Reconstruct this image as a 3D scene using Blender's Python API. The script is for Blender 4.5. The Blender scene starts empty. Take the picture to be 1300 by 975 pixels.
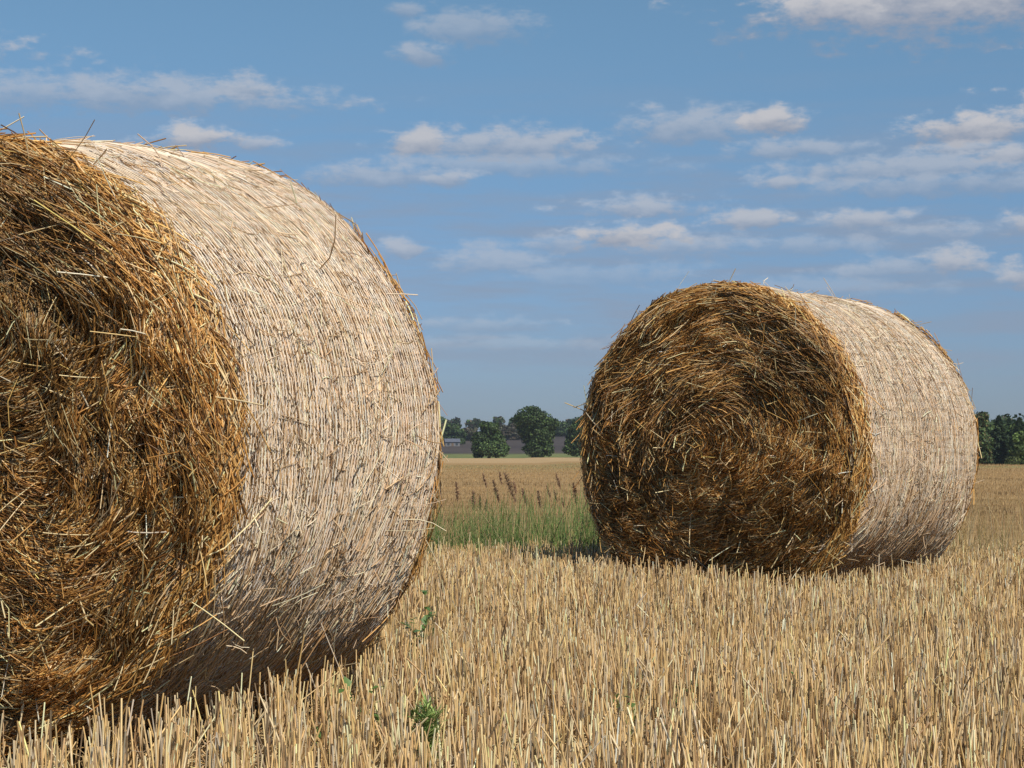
import bpy, math, random
import numpy as np
rng = np.random.default_rng(7)
random.seed(7)
scene = bpy.context.scene
C = scene.collection

# ------------------------------------------------------------------ camera
CAM_H = 0.725
F = 2200.0                       # focal length in pixels of a 1300 px wide picture
cam_d = bpy.data.cameras.new('camera'); cam = bpy.data.objects.new('camera', cam_d); C.objects.link(cam)
cam_d.sensor_width = 36.0; cam_d.lens = 36.0 * F / 1300.0
cam_d.clip_start = 0.05; cam_d.clip_end = 12000
cam.location = (0, 0, CAM_H)
cam.rotation_euler = (math.radians(90) + math.atan(89.5 / F), 0, 0)
scene.camera = cam

# ------------------------------------------------------------------ light
SUN_AZ = math.radians(56)        # from +x towards the camera side
SUN_EL = math.radians(48)
sx, sy, sz = math.cos(SUN_AZ) * math.cos(SUN_EL), -math.sin(SUN_AZ) * math.cos(SUN_EL), math.sin(SUN_EL)
sun_d = bpy.data.lights.new('sun', 'SUN'); sun = bpy.data.objects.new('sun', sun_d); C.objects.link(sun)
sun_d.energy = 4.9; sun_d.angle = math.radians(0.53); sun_d.color = (1.0, 0.92, 0.80)
from mathutils import Vector
sun.rotation_euler = Vector((sx, sy, sz)).to_track_quat('Z', 'Y').to_euler()
sun.location = (5, -5, 8)

world = bpy.data.worlds.new("World"); scene.world = world; world.use_nodes = True
vs = scene.view_settings
vs.view_transform = 'Standard'; vs.look = 'None'; vs.exposure = 0.08; vs.gamma = 1.0; vs.use_curve_mapping = False


class NT:
    """short helpers for node trees"""
    def __init__(s, tree): s.t = tree; s.n = tree.nodes; s.l = tree.links; s.n.clear()
    def add(s, kind, **kw):
        n = s.n.new(kind)
        for k, v in kw.items(): setattr(n, k, v)
        return n
    def put(s, sock, v):
        if hasattr(v, 'is_linked') or isinstance(v, bpy.types.NodeSocket): s.l.new(v, sock)
        else: sock.default_value = v
    def m(s, op, a, b=None, c=None, clamp=False):
        n = s.add('ShaderNodeMath', operation=op, use_clamp=clamp)
        s.put(n.inputs[0], a)
        if b is not None: s.put(n.inputs[1], b)
        if c is not None: s.put(n.inputs[2], c)
        return n.outputs[0]
    def sstep(s, lo, hi, v):
        n = s.add('ShaderNodeMapRange', interpolation_type='SMOOTHSTEP')
        s.put(n.inputs[0], v); n.inputs[1].default_value = lo; n.inputs[2].default_value = hi
        return n.outputs[0]
    def mix(s, f, a, b, blend='MIX'):
        n = s.add('ShaderNodeMix', data_type='RGBA', blend_type=blend)
        s.put(n.inputs[0], f); s.put(n.inputs[6], a); s.put(n.inputs[7], b)
        return n.outputs[2]
    def noise(s, vec, scale, detail=4, rough=0.55, dist=0.0):
        n = s.add('ShaderNodeTexNoise')
        s.l.new(vec, n.inputs['Vector']); n.inputs['Scale'].default_value = scale
        n.inputs['Detail'].default_value = detail; n.inputs['Roughness'].default_value = rough
        n.inputs['Distortion'].default_value = dist
        return n.outputs[0]
    def mapping(s, vec, scale=(1, 1, 1), loc=(0, 0, 0), rot=(0, 0, 0)):
        n = s.add('ShaderNodeMapping'); s.l.new(vec, n.inputs[0])
        n.inputs['Scale'].default_value = scale; n.inputs['Location'].default_value = loc; n.inputs['Rotation'].default_value = rot
        return n.outputs[0]


# ------------------------------------------------------------------ sky with fair weather clouds
w = NT(world.node_tree)
out = w.add('ShaderNodeOutputWorld'); bg = w.add('ShaderNodeBackground')
sky = w.add('ShaderNodeTexSky', sky_type='NISHITA'); sky.sun_disc = False
sky.sun_elevation = SUN_EL; sky.sun_rotation = math.atan2(sx, sy)
sky.altitude = 100; sky.air_density = 1.0; sky.dust_density = 0.6; sky.ozone_density = 2.2
geo = w.add('ShaderNodeTexCoord'); sep = w.add('ShaderNodeSeparateXYZ'); w.l.new(geo.outputs['Generated'], sep.inputs[0])
X, Y, Z = sep.outputs
az = w.m('ARCTAN2', X, Y); el = w.m('ARCSINE', Z)
comb = w.add('ShaderNodeCombineXYZ'); w.l.new(az, comb.inputs[0]); w.l.new(el, comb.inputs[1])
ang = comb.outputs[0]
elr = w.sstep(0.0, 0.30, el)
SKY_TINT_LOW = (0.485, 0.60, 0.90, 1); SKY_TINT_HIGH = (0.84, 1.05, 1.07, 1)
tint = w.mix(elr, SKY_TINT_LOW, SKY_TINT_HIGH)
skyc = w.mix(1.0, sky.outputs[0], tint, 'MULTIPLY')
n_big = w.noise(w.mapping(ang, (28, 56, 1)), 1.0, 6, 0.6)
n_fine = w.noise(w.mapping(ang, (70, 150, 1), (3, 1, 0)), 1.0, 5, 0.6)
nn = w.m('ADD', w.m('MULTIPLY', w.m('SUBTRACT', n_big, 0.5), 2.3), w.m('MULTIPLY', w.m('SUBTRACT', n_fine, 0.5), 2.1))
# each cloud bank: azimuth and elevation (in 1/2200 rad), half width, half height, strength
CLOUDS = [(1150, 22, 170, 46, 1.0), (1270, 18, 120, 44, 1.0), (1050, 30, 70, 30, .9), (1380, 10, 160, 44, 1.0), (180, 136, 190, 22, .42), (310, 126, 45, 16, .5), (60, 140, 80, 22, .35),
          (265, 186, 60, 14, .75), (325, 190, 30, 10, .5), (600, 42, 60, 22, .32), (515, 22, 22, 10, .32), (535, 76, 35, 12, .4), (640, 188, 120, 20, .5), (535, 184, 36, 16, .7),
          (700, 180, 40, 12, .5), (490, 226, 110, 16, .4), (570, 230, 40, 10, .5), (640, 214, 170, 14, .3), (880, 168, 90, 22, .42), (980, 162, 38, 18, .8),
          (1010, 198, 80, 12, .4), (1225, 180, 75, 20, .8), (1220, 204, 50, 8, .5), (1150, 228, 150, 18, .42), (1290, 214, 70, 12, .6), (990, 240, 40, 14, .5), (1200, 246, 200, 16, .35),
          (810, 268, 75, 14, .5), (790, 304, 70, 18, .75), (860, 316, 90, 16, .4), (960, 284, 50, 12, .6), (1090, 288, 60, 12, .55), (720, 312, 50, 14, .4), (1000, 318, 110, 12, .3),
          (1195, 344, 38, 16, .6), (1290, 298, 30, 14, .6), (1290, 362, 34, 18, .6), (1130, 350, 70, 14, .35), (1180, 304, 60, 12, .4), (515, 318, 30, 14, .5), (620, 336, 70, 18, .35),
          (590, 414, 90, 10, .25), (760, 352, 120, 14, .22), (1050, 372, 150, 12, .2), (640, 440, 160, 10, .2), (-150, 90, 150, 25, .6), (1500, 150, 160, 40, .8), (1650, 320, 120, 24, .7),
          (-250, 250, 140, 26, .6), (300, -220, 260, 40, .7), (1100, -260, 300, 50, .7)]
acc = None; top_acc = None
for (px, py, hw, hh, st) in CLOUDS:
    a0 = (px - 650) / F; e0 = (577 - py) / F
    dx = w.m('MULTIPLY', w.m('SUBTRACT', az, a0), F / (hw * 1.2))
    dy = w.m('MULTIPLY', w.m('SUBTRACT', el, e0), F / (hh * 1.35))
    dyb = w.m('MAXIMUM', dy, w.m('MULTIPLY', dy, -1.3))       # flatter underside
    d = w.m('SQRT', w.m('ADD', w.m('MULTIPLY', dx, dx), w.m('MULTIPLY', dyb, dyb)))
    v = w.m('SUBTRACT', w.m('ADD', 1.32, nn), d)
    v = w.m('MULTIPLY', w.sstep(0.05, 1.0, v), min(1, st * 1.3))
    lit = w.m('MULTIPLY', v, w.sstep(-0.55, 0.55, w.m('ADD', dy, w.m('MULTIPLY', nn, 0.5))))
    acc = v if acc is None else w.m('MAXIMUM', acc, v)
    top_acc = lit if top_acc is None else w.m('MAXIMUM', top_acc, lit)
# faint veils of cloud low over the horizon
veil = w.noise(w.mapping(ang, (7, 60, 1), (5, 2, 0)), 1.0, 5, 0.6)
band = w.m('MULTIPLY', w.sstep(0.015, 0.07, el), w.m('SUBTRACT', 1.0, w.sstep(0.12, 0.24, el)))
veil = w.m('MULTIPLY', w.m('MULTIPLY', w.sstep(0.38, 0.66, veil), band), 0.6)
acc = w.m('MAXIMUM', acc, veil)
ratio = w.m('DIVIDE', top_acc, w.m('MAXIMUM', acc, 0.01), clamp=True)
cloudc = w.mix(ratio, (3.05, 3.6, 4.7, 1), (5.9, 5.95, 6.35, 1))
final = w.mix(acc, skyc, cloudc)
w.l.new(final, bg.inputs[0]); bg.inputs[1].default_value = 0.085
w.l.new(bg.outputs[0], out.inputs[0])

# ------------------------------------------------------------------ helpers
def tag(o, label=None, cat=None, group=None, kind=None):
    if label: o['label'] = label
    if cat: o['category'] = cat
    if group: o['group'] = group
    if kind: o['kind'] = kind
    return o

def empty(name, loc, rz=0.0):
    o = bpy.data.objects.new(name, None); C.objects.link(o); o.location = loc; o.rotation_euler = (0, 0, rz)
    o.empty_display_size = 0.2
    return o

def mesh_obj(name, verts, faces, mat, parent=None, cols=None, smooth=True):
    """verts (n,3), faces (m,k) with k 3 or 4"""
    verts = np.ascontiguousarray(verts, dtype=np.float32); faces = np.ascontiguousarray(faces, dtype=np.int32)
    me = bpy.data.meshes.new(name)
    m, k = faces.shape
    me.vertices.add(len(verts)); me.vertices.foreach_set('co', verts.ravel())
    me.loops.add(m * k); me.loops.foreach_set('vertex_index', faces.ravel())
    me.polygons.add(m); me.polygons.foreach_set('loop_start', np.arange(0, m * k, k, dtype=np.int32))
    me.polygons.foreach_set('use_smooth', np.full(m, smooth, dtype=bool))
    me.update(calc_edges=True)
    if cols is not None:
        a = me.attributes.new('tint', 'FLOAT_COLOR', 'POINT')
        c = np.ones((len(verts), 4), dtype=np.float32); c[:, :3] = cols
        a.data.foreach_set('color', c.ravel())
    me.materials.append(mat)
    o = bpy.data.objects.new(name, me); C.objects.link(o)
    if parent: o.parent = parent
    return o

def field(seed, scale, n=10):
    """smooth random field of 2 or 3 coordinates, about -1..1"""
    r = np.random.default_rng(seed)
    k = r.normal(size=(n, 3)) * scale; ph = r.random(n) * 6.28
    def f(*p):
        s = 0
        for i in range(n):
            a = ph[i]
            for j, c in enumerate(p): a = a + k[i, j] * c
            s = s + np.sin(a)
        return s / math.sqrt(n / 2.0) * 0.6
    return f

def norm(v): return v / np.maximum(np.linalg.norm(v, axis=-1, keepdims=True), 1e-9)

def tubes(P, W, sides=3, taper=None, flat=1.0, upv=None):
    """P (N,K,3) centre lines, W (N,) half widths -> verts, faces"""
    N, K, _ = P.shape
    T = np.empty_like(P); T[:, 1:-1] = P[:, 2:] - P[:, :-2] if K > 2 else T[:, 1:-1]
    T[:, 0] = P[:, 1] - P[:, 0]; T[:, -1] = P[:, -1] - P[:, -2]
    T = norm(T)
    ref = np.tile(np.array([0.31, 0.52, 0.79]), (N, K, 1)) if upv is None else np.broadcast_to(upv, P.shape)
    A = norm(np.cross(T, ref)); B = np.cross(T, A)
    w_ = np.broadcast_to(W[:, None], (N, K)).copy()
    if taper is not None: w_ = w_ * taper[None, :]
    V = np.empty((N, K, sides, 3))
    ph = 0.0 if upv is not None else None
    off = rng.random(N) * 6.28 if ph is None else np.full(N, math.pi / 2)
    for s in range(sides):
        a = off + 2 * math.pi * s / sides
        V[:, :, s] = P + (np.cos(a)[:, None] * w_)[..., None] * A + (np.sin(a)[:, None] * w_ * flat)[..., None] * B
    idx = np.arange(N * K * sides).reshape(N, K, sides)
    a = idx[:, :-1, :]; b = idx[:, 1:, :]
    a2 = np.roll(a, -1, axis=2); b2 = np.roll(b, -1, axis=2)
    Fc = np.stack([a, a2, b2, b], axis=-1).reshape(-1, 4)
    return V.reshape(-1, 3), Fc, K * sides

def rep(c, n): return np.repeat(c, n, axis=0)

class Bag:
    def __init__(s): s.v = []; s.f = []; s.c = []; s.n = 0
    def add(s, v, f, c):
        s.v.append(v); s.f.append(f + s.n); s.c.append(np.broadcast_to(c, v.shape)); s.n += len(v)
    def build(s, name, mat, parent=None, smooth=True):
        return mesh_obj(name, np.concatenate(s.v), np.concatenate(s.f), mat, parent, np.concatenate(s.c), smooth)

def palette(n, cols, p, jit=0.18, r=None):
    r = r or rng
    cols = np.array(cols); i = r.choice(len(cols), n, p=np.array(p) / np.sum(p))
    c = cols[i] * np.exp(r.normal(size=(n, 1)) * jit) * np.exp(r.normal(size=(n, 3)) * 0.015)
    return np.clip(c, 0.004, 0.85)

# ------------------------------------------------------------------ materials
def tint_mat(name, rough=0.55, spec=0.35, transl=0.0, var=0.25, nscale=60.0):
    m = bpy.data.materials.new(name); m.use_nodes = True; t = NT(m.node_tree)
    o = t.add('ShaderNodeOutputMaterial'); b = t.add('ShaderNodeBsdfPrincipled')
    at = t.add('ShaderNodeAttribute', attribute_name='tint')
    tc = t.add('ShaderNodeTexCoord')
    n = t.noise(tc.outputs['Object'], nscale, 3, 0.6)
    f = t.m('ADD', 1.0 - var, t.m('MULTIPLY', n, 2 * var))
    cc = t.add('ShaderNodeCombineColor')
    for i in range(3): t.l.new(f, cc.inputs[i])
    col = t.mix(1.0, at.outputs['Color'], cc.outputs[0], 'MULTIPLY')
    t.l.new(col, b.inputs['Base Color']); b.inputs['Roughness'].default_value = rough
    b.inputs['Specular IOR Level'].default_value = spec
    if transl > 0:
        tr = t.add('ShaderNodeBsdfTranslucent'); t.l.new(col, tr.inputs[0])
        mx = t.add('ShaderNodeMixShader'); mx.inputs[0].default_value = transl
        t.l.new(b.outputs[0], mx.inputs[1]); t.l.new(tr.outputs[0], mx.inputs[2]); t.l.new(mx.outputs[0], o.inputs[0])
    else: t.l.new(b.outputs[0], o.inputs[0])
    return m

M_straw = tint_mat('straw', 0.42, 0.45, 0.12)
M_stub = tint_mat('stubble_straw', 0.5, 0.4, 0.1)
M_net = tint_mat('net_twine', 0.5, 0.3, 0.0, 0.12)
M_leaf = tint_mat('leaf', 0.5, 0.35, 0.22, 0.2, 3.0)
M_tree = tint_mat('tree_leaf', 0.6, 0.25, 0.15, 0.3, 0.9)
M_bark = tint_mat('bark', 0.85, 0.2, 0.0, 0.35, 6.0)
M_grass = tint_mat('grass_blade', 0.5, 0.35, 0.25, 0.2, 8.0)

def core_mat():
    m = bpy.data.materials.new('packed_straw'); m.use_nodes = True; t = NT(m.node_tree)
    o = t.add('ShaderNodeOutputMaterial'); b = t.add('ShaderNodeBsdfPrincipled')
    tc = t.add('ShaderNodeTexCoord')
    n = t.noise(t.mapping(tc.outputs['Object'], (1, 1, 1)), 55, 6, 0.7, 0.6)
    n2 = t.noise(tc.outputs['Object'], 7, 3, 0.6)
    col = t.mix(t.sstep(0.3, 0.7, n), (0.07, 0.04, 0.015, 1), (0.30, 0.19, 0.08, 1))
    col = t.mix(t.sstep(0.35, 0.7, n2), col, (0.17, 0.10, 0.04, 1))
    t.l.new(col, b.inputs['Base Color']); b.inputs['Roughness'].default_value = 0.8
    bp = t.add('ShaderNodeBump'); bp.inputs['Strength'].default_value = 0.8; bp.inputs['Distance'].default_value = 0.01
    t.l.new(n, bp.inputs['Height']); t.l.new(bp.outputs[0], b.inputs['Normal'])
    t.l.new(b.outputs[0], o.inputs[0])
    return m
M_core = core_mat()

def sst(a, b, x):
    t = np.clip((x - a) / (b - a), 0, 1); return t * t * (3 - 2 * t)

# ------------------------------------------------------------------ terrain
_gn = field(3, 0.9, 8); _gn2 = field(4, 0.05, 8)
def ground_h(x, y):
    x = np.asarray(x, float); y = np.asarray(y, float)
    h = 0.012 * _gn(x, y) * (1 - sst(9, 20, y))
    crest = 9.35 + 0.12 * np.sin(x * 0.8)
    h = h + 0.055 * sst(6.2, 7.6, y) * (1 - sst(9.6, 11.5, y))
    h = h - 0.62 * sst(0, 3.6, y - crest) * (1 - 0.25 * sst(2, 5, x)) + 0.22 * sst(17, 26, y)
    h = h + 0.30 * sst(26, 140, y) + 0.05 * _gn2(x, y) * sst(26, 60, y)
    h = h - 1.25 * sst(28, 62, x) * sst(60, 200, y) * (1 - sst(500, 900, y))
    h = h + 14.0 * sst(430, 980, y) + 1.2 * _gn2(x * 0.15, y * 0.1) * sst(450, 800, y)
    return h

ys = np.concatenate([np.arange(-12, 2, 1.0), np.arange(2, 28, 0.16), np.geomspace(28, 4500, 170)])
xg = np.concatenate([-np.geomspace(12, 3500, 60)[::-1], np.arange(-11.8, 11.9, 0.2), np.geomspace(12, 3500, 60)])
GX, GY = np.meshgrid(xg, ys)
gv = np.stack([GX, GY, ground_h(GX, GY)], -1).reshape(-1, 3)
nx_, ny_ = len(xg), len(ys)
ii = np.arange(nx_ * ny_).reshape(ny_, nx_)
gf = np.stack([ii[:-1, :-1], ii[:-1, 1:], ii[1:, 1:], ii[1:, :-1]], -1).reshape(-1, 4)

def ground_mat():
    m = bpy.data.materials.new('field_ground'); m.use_nodes = True; t = NT(m.node_tree)
    o = t.add('ShaderNodeOutputMaterial'); b = t.add('ShaderNodeBsdfPrincipled')
    tc = t.add('ShaderNodeTexCoord'); P = tc.outputs['Object']
    s = t.add('ShaderNodeSeparateXYZ'); t.l.new(P, s.inputs[0]); y = s.outputs[1]; x = s.outputs[0]
    fine = t.noise(P, 45, 6, 0.7); mid = t.noise(P, 3, 5, 0.6)
    soil = t.mix(t.sstep(0.35, 0.65, fine), (0.075, 0.05, 0.03, 1), (0.30, 0.22, 0.12, 1))
    # far stubble field, drilled and combined across the view
    streak = t.noise(t.mapping(P, (0.05, 1.0, 1), (0, 0, 0), (0, 0, 0.12)), 1.1, 5, 0.65)
    grain = t.noise(t.mapping(P, (2.0, 1.2, 1)), 3.0, 6, 0.75)
    broad = t.noise(t.mapping(P, (0.010, 0.05, 1)), 1.0, 4, 0.6)
    far = t.mix(t.sstep(0.35, 0.65, streak), (0.27, 0.165, 0.068, 1), (0.38, 0.255, 0.115, 1))
    far = t.mix(t.m('MULTIPLY', t.sstep(0.35, 0.7, grain), 0.6), far, (0.22, 0.145, 0.07, 1))
    far = t.mix(t.m('MULTIPLY', t.sstep(0.55, 0.75, broad), 0.35), far, (0.19, 0.19, 0.08, 1))
    ditch = t.mix(t.sstep(0.4, 0.6, mid), (0.09, 0.10, 0.035, 1), (0.17, 0.14, 0.06, 1))
    wob = t.m('MULTIPLY', t.m('SUBTRACT', t.noise(P, 0.5, 3), 0.5), 3.0)
    yy = t.m('ADD', y, wob)
    col = t.mix(t.sstep(10.0, 11.0, yy), soil, ditch)
    weedy = t.m('MULTIPLY', t.sstep(0.42, 0.6, t.noise(t.mapping(P, (0.02, 0.15, 1), (2, 0, 0)), 1.0, 4)), t.m('MULTIPLY', t.sstep(92, 104, yy), t.m('SUBTRACT', 1.0, t.sstep(128, 142, yy))))
    far = t.mix(t.m('MULTIPLY', weedy, 0.75), far, (0.17, 0.18, 0.07, 1))
    far = t.mix(t.m('MULTIPLY', t.sstep(150, 170, yy), 0.5), far, (0.46, 0.33, 0.18, 1))
    col = t.mix(t.sstep(17.5, 21, yy), col, far)
    green = t.mix(t.sstep(0.4, 0.6, t.noise(P, 0.12, 4)), (0.10, 0.13, 0.04, 1), (0.16, 0.17, 0.06, 1))
    col = t.mix(t.sstep(404, 412, y), col, green)
    brown = t.mix(t.sstep(0.35, 0.65, t.noise(t.mapping(P, (0.02, 0.006, 1)), 1.0, 5)), (0.045, 0.036, 0.035, 1), (0.068, 0.055, 0.048, 1))
    col = t.mix(t.sstep(500, 540, y), col, brown)
    t.l.new(col, b.inputs['Base Color']); b.inputs['Roughness'].default_value = 0.95
    b.inputs['Specular IOR Level'].default_value = 0.15
    bp = t.add('ShaderNodeBump'); bp.inputs['Strength'].default_value = 0.7; bp.inputs['Distance'].default_value = 0.03
    t.l.new(fine, bp.inputs['Height']); t.l.new(bp.outputs[0], b.inputs['Normal'])
    t.l.new(b.outputs[0], o.inputs[0]); return m
tag(mesh_obj('ground', gv, gf, ground_mat()), kind='structure')

# ------------------------------------------------------------------ haze
HAZE = 0.00013
def make_haze():
    x0, x1, y0, y1, z0, z1 = -3600, 3600, -60, 4700, -4.5, 45
    v = [(x, y, z) for x in (x0, x1) for y in (y0, y1) for z in (z0, z1)]
    f = [(0, 1, 3, 2), (4, 6, 7, 5), (0, 4, 5, 1), (2, 3, 7, 6), (0, 2, 6, 4), (1, 5, 7, 3)]
    m = bpy.data.materials.new('haze_air'); m.use_nodes = True; t = NT(m.node_tree)
    o = t.add('ShaderNodeOutputMaterial'); p = t.add('ShaderNodeVolumePrincipled')
    p.inputs['Color'].default_value = (0.78, 0.88, 1.0, 1); p.inputs['Density'].default_value = HAZE; p.inputs['Anisotropy'].default_value = 0.2
    t.l.new(p.outputs[0], o.inputs['Volume'])
    tag(mesh_obj('haze', np.array(v, float), np.array(f), m, smooth=False), kind='stuff')
if HAZE > 0: make_haze()

# ------------------------------------------------------------------ bales
def make_bale(name, label, x, y, th, Wd, ra, rm, rb, seed, nface, nbar, lod, gold, sink):
    r = np.random.default_rng(seed)
    gz = float(ground_h(x, y)) - sink
    root = empty(name, (x, y, gz), -th)
    tag(root, label, 'straw bale', 'round straw bales lying on the stubble')
    u_e, rad_e = None, None
    def prof(u):                       # radius along the axis
        s = u / (Wd / 2)
        q = rm + (rb - ra) / 2 * s + ((ra + rb) / 2 - rm) * s * s
        e = np.clip((np.abs(s) - 0.90) / 0.10, 0, 1)
        return q - 0.035 * e * e
    fl = field(seed + 1, 5.0, 12); fm = field(seed + 2, 14, 14); fa = field(seed + 3, 5.5, 12); fb = field(seed + 4, 11, 14); fc = field(seed + 6, 20, 16)
    ZC = rm
    def squash(P):                     # the weight flattens the underside and leans the roll a little
        z = P[..., 2]
        lim = -rm + 0.06
        P = P.copy()
        P[..., 2] = np.where(z < lim + 0.05, lim + 0.05 - 0.05 * (1 - np.exp(-(lim + 0.05 - z) / 0.05)), z) + ZC
        return P
    def barrel(phi, u, lift):
        R = prof(u) + lift + 0.010 * fl(np.cos(phi), np.sin(phi), u) + 0.0022 * fm(np.cos(phi) * .8, np.sin(phi) * .8, u)
        return np.stack([R * np.cos(phi), np.broadcast_to(u, R.shape), R * np.sin(phi)], -1)
    def face(px, pz, lift, side=-1):
        rr = np.sqrt(px * px + pz * pz); Re = (ra if side < 0 else rb)
        q = np.clip(rr / Re, 0, 1.1)
        rings = 0.011 * np.sin(rr * 46 + 4.5 * fl(px, pz)) + 0.016 * np.clip(fc(px, pz), -1.2, 0.8)
        yb = Wd / 2 + 0.055 * (1 - q ** 2.2) - 0.03 * sst(0.93, 1.02, q) + 0.020 * fl(px, pz) + 0.014 * fb(px, pz) + rings
        return np.stack([px, side * (yb + lift), pz], -1)
    # packed core ---------------------------------------------------
    nphi, nu, nr = 220, 40, 34
    ph = np.linspace(0, 2 * np.pi, nphi, endpoint=False)
    rings = []
    for q in np.linspace(0.02, 0.97, nr):
        rr = ra * q; rings.append(face(rr * np.cos(ph), rr * np.sin(ph), -0.030))
    for u in np.linspace(-Wd / 2, Wd / 2, nu): rings.append(barrel(ph, np.full(nphi, u), -0.016))
    for q in np.linspace(0.97, 0.02, nr):
        rr = rb * q; rings.append(face(rr * np.cos(ph), rr * np.sin(ph), -0.030, 1))
    V = squash(np.array(rings)); n = len(rings)
    idx = np.arange(n * nphi).reshape(n, nphi); a = idx[:-1]; b = idx[1:]
    Fc = np.stack([a, np.roll(a, -1, 1), np.roll(b, -1, 1), b], -1).reshape(-1, 4)
    core = mesh_obj('packed_core', V.reshape(-1, 3), Fc, M_core, root)

    # straw of the cut ends ------------------------------------------
    pal = [(0.66, 0.385, 0.128), (0.48, 0.24, 0.064), (0.29, 0.13, 0.034), (0.82, 0.61, 0.33), (0.13, 0.065, 0.024), (0.38, 0.29, 0.17)]
    def end_straw(side, N):
        Re = ra if side < 0 else rb
        q = np.sqrt(r.random(N)) * 1.0
        rr = q * Re * 1.0; phi = r.random(N) * 2 * np.pi
        px, pz = rr * np.cos(phi), rr * np.sin(phi)
        # flow: wound round the middle with wandering clumps
        chaos = 0.34 + 0.45 * (1 - sst(0.12, 0.5, q))
        dev = chaos * 2.5 * fa(px, pz) + 0.30 * fb(px, pz) + r.normal(size=N) * 0.24 + (r.random(N) < 0.13) * r.normal(size=N) * 1.3
        dev = np.where(q > 0.86, dev * 0.55, dev)
        ta = phi + np.pi / 2 + dev
        L = np.exp(r.normal(size=N) * 0.55) * 0.070 * (0.5 + 0.5 * lod); L = np.clip(L, 0.02, 0.24)
        curl = r.normal(size=N) * 1.6 + 1.0 / np.maximum(rr, 0.12) * 0.6
        K = 4
        t = np.linspace(-0.5, 0.5, K)
        A = ta[:, None] + curl[:, None] * (t[None] * L[:, None])
        cx = px[:, None] + L[:, None] * t[None] * np.cos(A); cz = pz[:, None] + L[:, None] * t[None] * np.sin(A)
        rmax = Re + 0.012 + 0.02 * r.random((N, 1)) ** 3
        rc = np.sqrt(cx ** 2 + cz ** 2); k = np.minimum(1, rmax / np.maximum(rc, 1e-6)); cx *= k; cz *= k
        tilt = r.normal(size=N) * 0.24 + (r.random(N) < 0.08) * np.abs(r.normal(size=N)) * 0.6
        depth = r.random(N) * 0.040 - 0.026
        lift = depth[:, None] + tilt[:, None] * L[:, None] * (t[None] + 0.15)
        lift = np.maximum(lift, -0.034)
        P = squash(face(cx, cz, lift, side))
        W = (0.0010 + 0.0010 * r.random(N)) * lod
        W = np.where(r.random(N) < 0.12, W * 1.6, W)
        # colour: clumps of weathered and of fresh golden straw
        c = palette(N, pal, [3.2, 3.8, 2.6, 1.0 + gold, 1.2, .8], 0.22, r)
        cl = 0.5 + 0.5 * np.clip(fb(px * 0.6 + 3, pz * 0.6) + 0.35 * fm(px, pz), -1, 1)
        c = c * (0.62 + 0.55 * cl)[:, None]
        c = c * np.array([1.0, 1.0 - 0.0, 1.0])
        v, f, nv = tubes(P, W, 3, flat=0.6)
        return v, f, rep(c, nv)
    bag = Bag(); bag.add(*end_straw(-1, nface))
    o = bag.build('cut_end', M_straw, root); tag(o, kind='stuff')
    bag = Bag(); bag.add(*end_straw(1, nface // 6))
    o = bag.build('cut_end', M_straw, root); tag(o, kind='stuff')

    # shaggy fringe where the net stops ------------------------------
    bag = Bag()
    for side, N in ((-1, int(5200 * (nface / 60000))), (1, 420)):
        Re = (ra if side < 0 else rb) - (0.030 if side < 0 else 0.045)
        phi = r.random(N) * 2 * np.pi
        u0 = side * (Wd / 2 - r.random(N) * 0.05)
        L = np.clip(np.exp(r.normal(size=N) * 0.45) * 0.060, 0.02, 0.16)
        ax = -side * np.abs(r.normal(size=N)) * 0.35 * (r.random(N) < 0.75) + r.normal(size=N) * 0.15
        dr = np.abs(r.normal(size=N)) * 0.16 - 0.03
        sg = np.where(r.random(N) < 0.5, 1, -1)
        K = 4; t = np.linspace(0, 1, K)
        uu = u0[:, None] + L[:, None] * t * ax[:, None]
        pp = phi[:, None] + sg[:, None] * L[:, None] * t / Re
        ll = 0.002 + L[:, None] * t * dr[:, None] + r.random((N, 1)) * 0.012
        R = prof(np.clip(uu, -Wd / 2, Wd / 2)) + ll
        P = squash(np.stack([R * np.cos(pp), uu, R * np.sin(pp)], -1))
        v, f, nv = tubes(P, (0.0012 + 0.0010 * r.random(N)) * lod, 3)
        bag.add(v, f, rep(palette(N, pal, [4, 3, 1, 2.2, .3, .3], .2, r), nv))
    tag(bag.build('edge_fringe', M_straw, root), kind='stuff')

    # straw pressed flat under the net -------------------------------
    palb = [(0.73, 0.55, 0.37), (0.64, 0.45, 0.27), (0.78, 0.64, 0.47), (0.54, 0.36, 0.19), (0.34, 0.21, 0.11)]
    N = nbar
    phi = r.random(N) * 2 * np.pi; u = (r.random(N) - 0.5) * (Wd - 0.03)
    low = np.sin(phi)
    L = np.clip(np.exp(r.normal(size=N) * 0.5) * 0.085 * lod, 0.025, 0.26)
    spread = 0.13 + 0.20 * sst(0.1, -0.8, low)
    dv = r.normal(size=N) * spread + 0.25 * fa(np.cos(phi) * 1.2, np.sin(phi) * 1.2, u) * (0.5 + sst(0.2, -0.7, low)) + (r.random(N) < 0.06) * r.normal(size=N) * 1.2
    K = 4; t = np.linspace(-0.5, 0.5, K)
    Rm = prof(u)
    pp = phi[:, None] + L[:, None] * t * np.cos(dv)[:, None] / Rm[:, None]
    uu = np.clip(u[:, None] + L[:, None] * t * np.sin(dv)[:, None], -Wd / 2 + 0.004, Wd / 2 - 0.004)
    ll = -0.009 + 0.0115 * r.random((N, 1)) + 0.006 * (r.random((N, 1)) < 0.04 + 0.22 * sst(0.0, -0.75, low)[:, None]) + L[:, None] * t * (r.normal(size=(N, 1)) * 0.020)
    P = squash(barrel(pp, uu, ll))
    v, f, nv = tubes(P, (0.0014 + 0.0012 * r.random(N)) * lod, 3, flat=0.5, upv=None)
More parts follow.
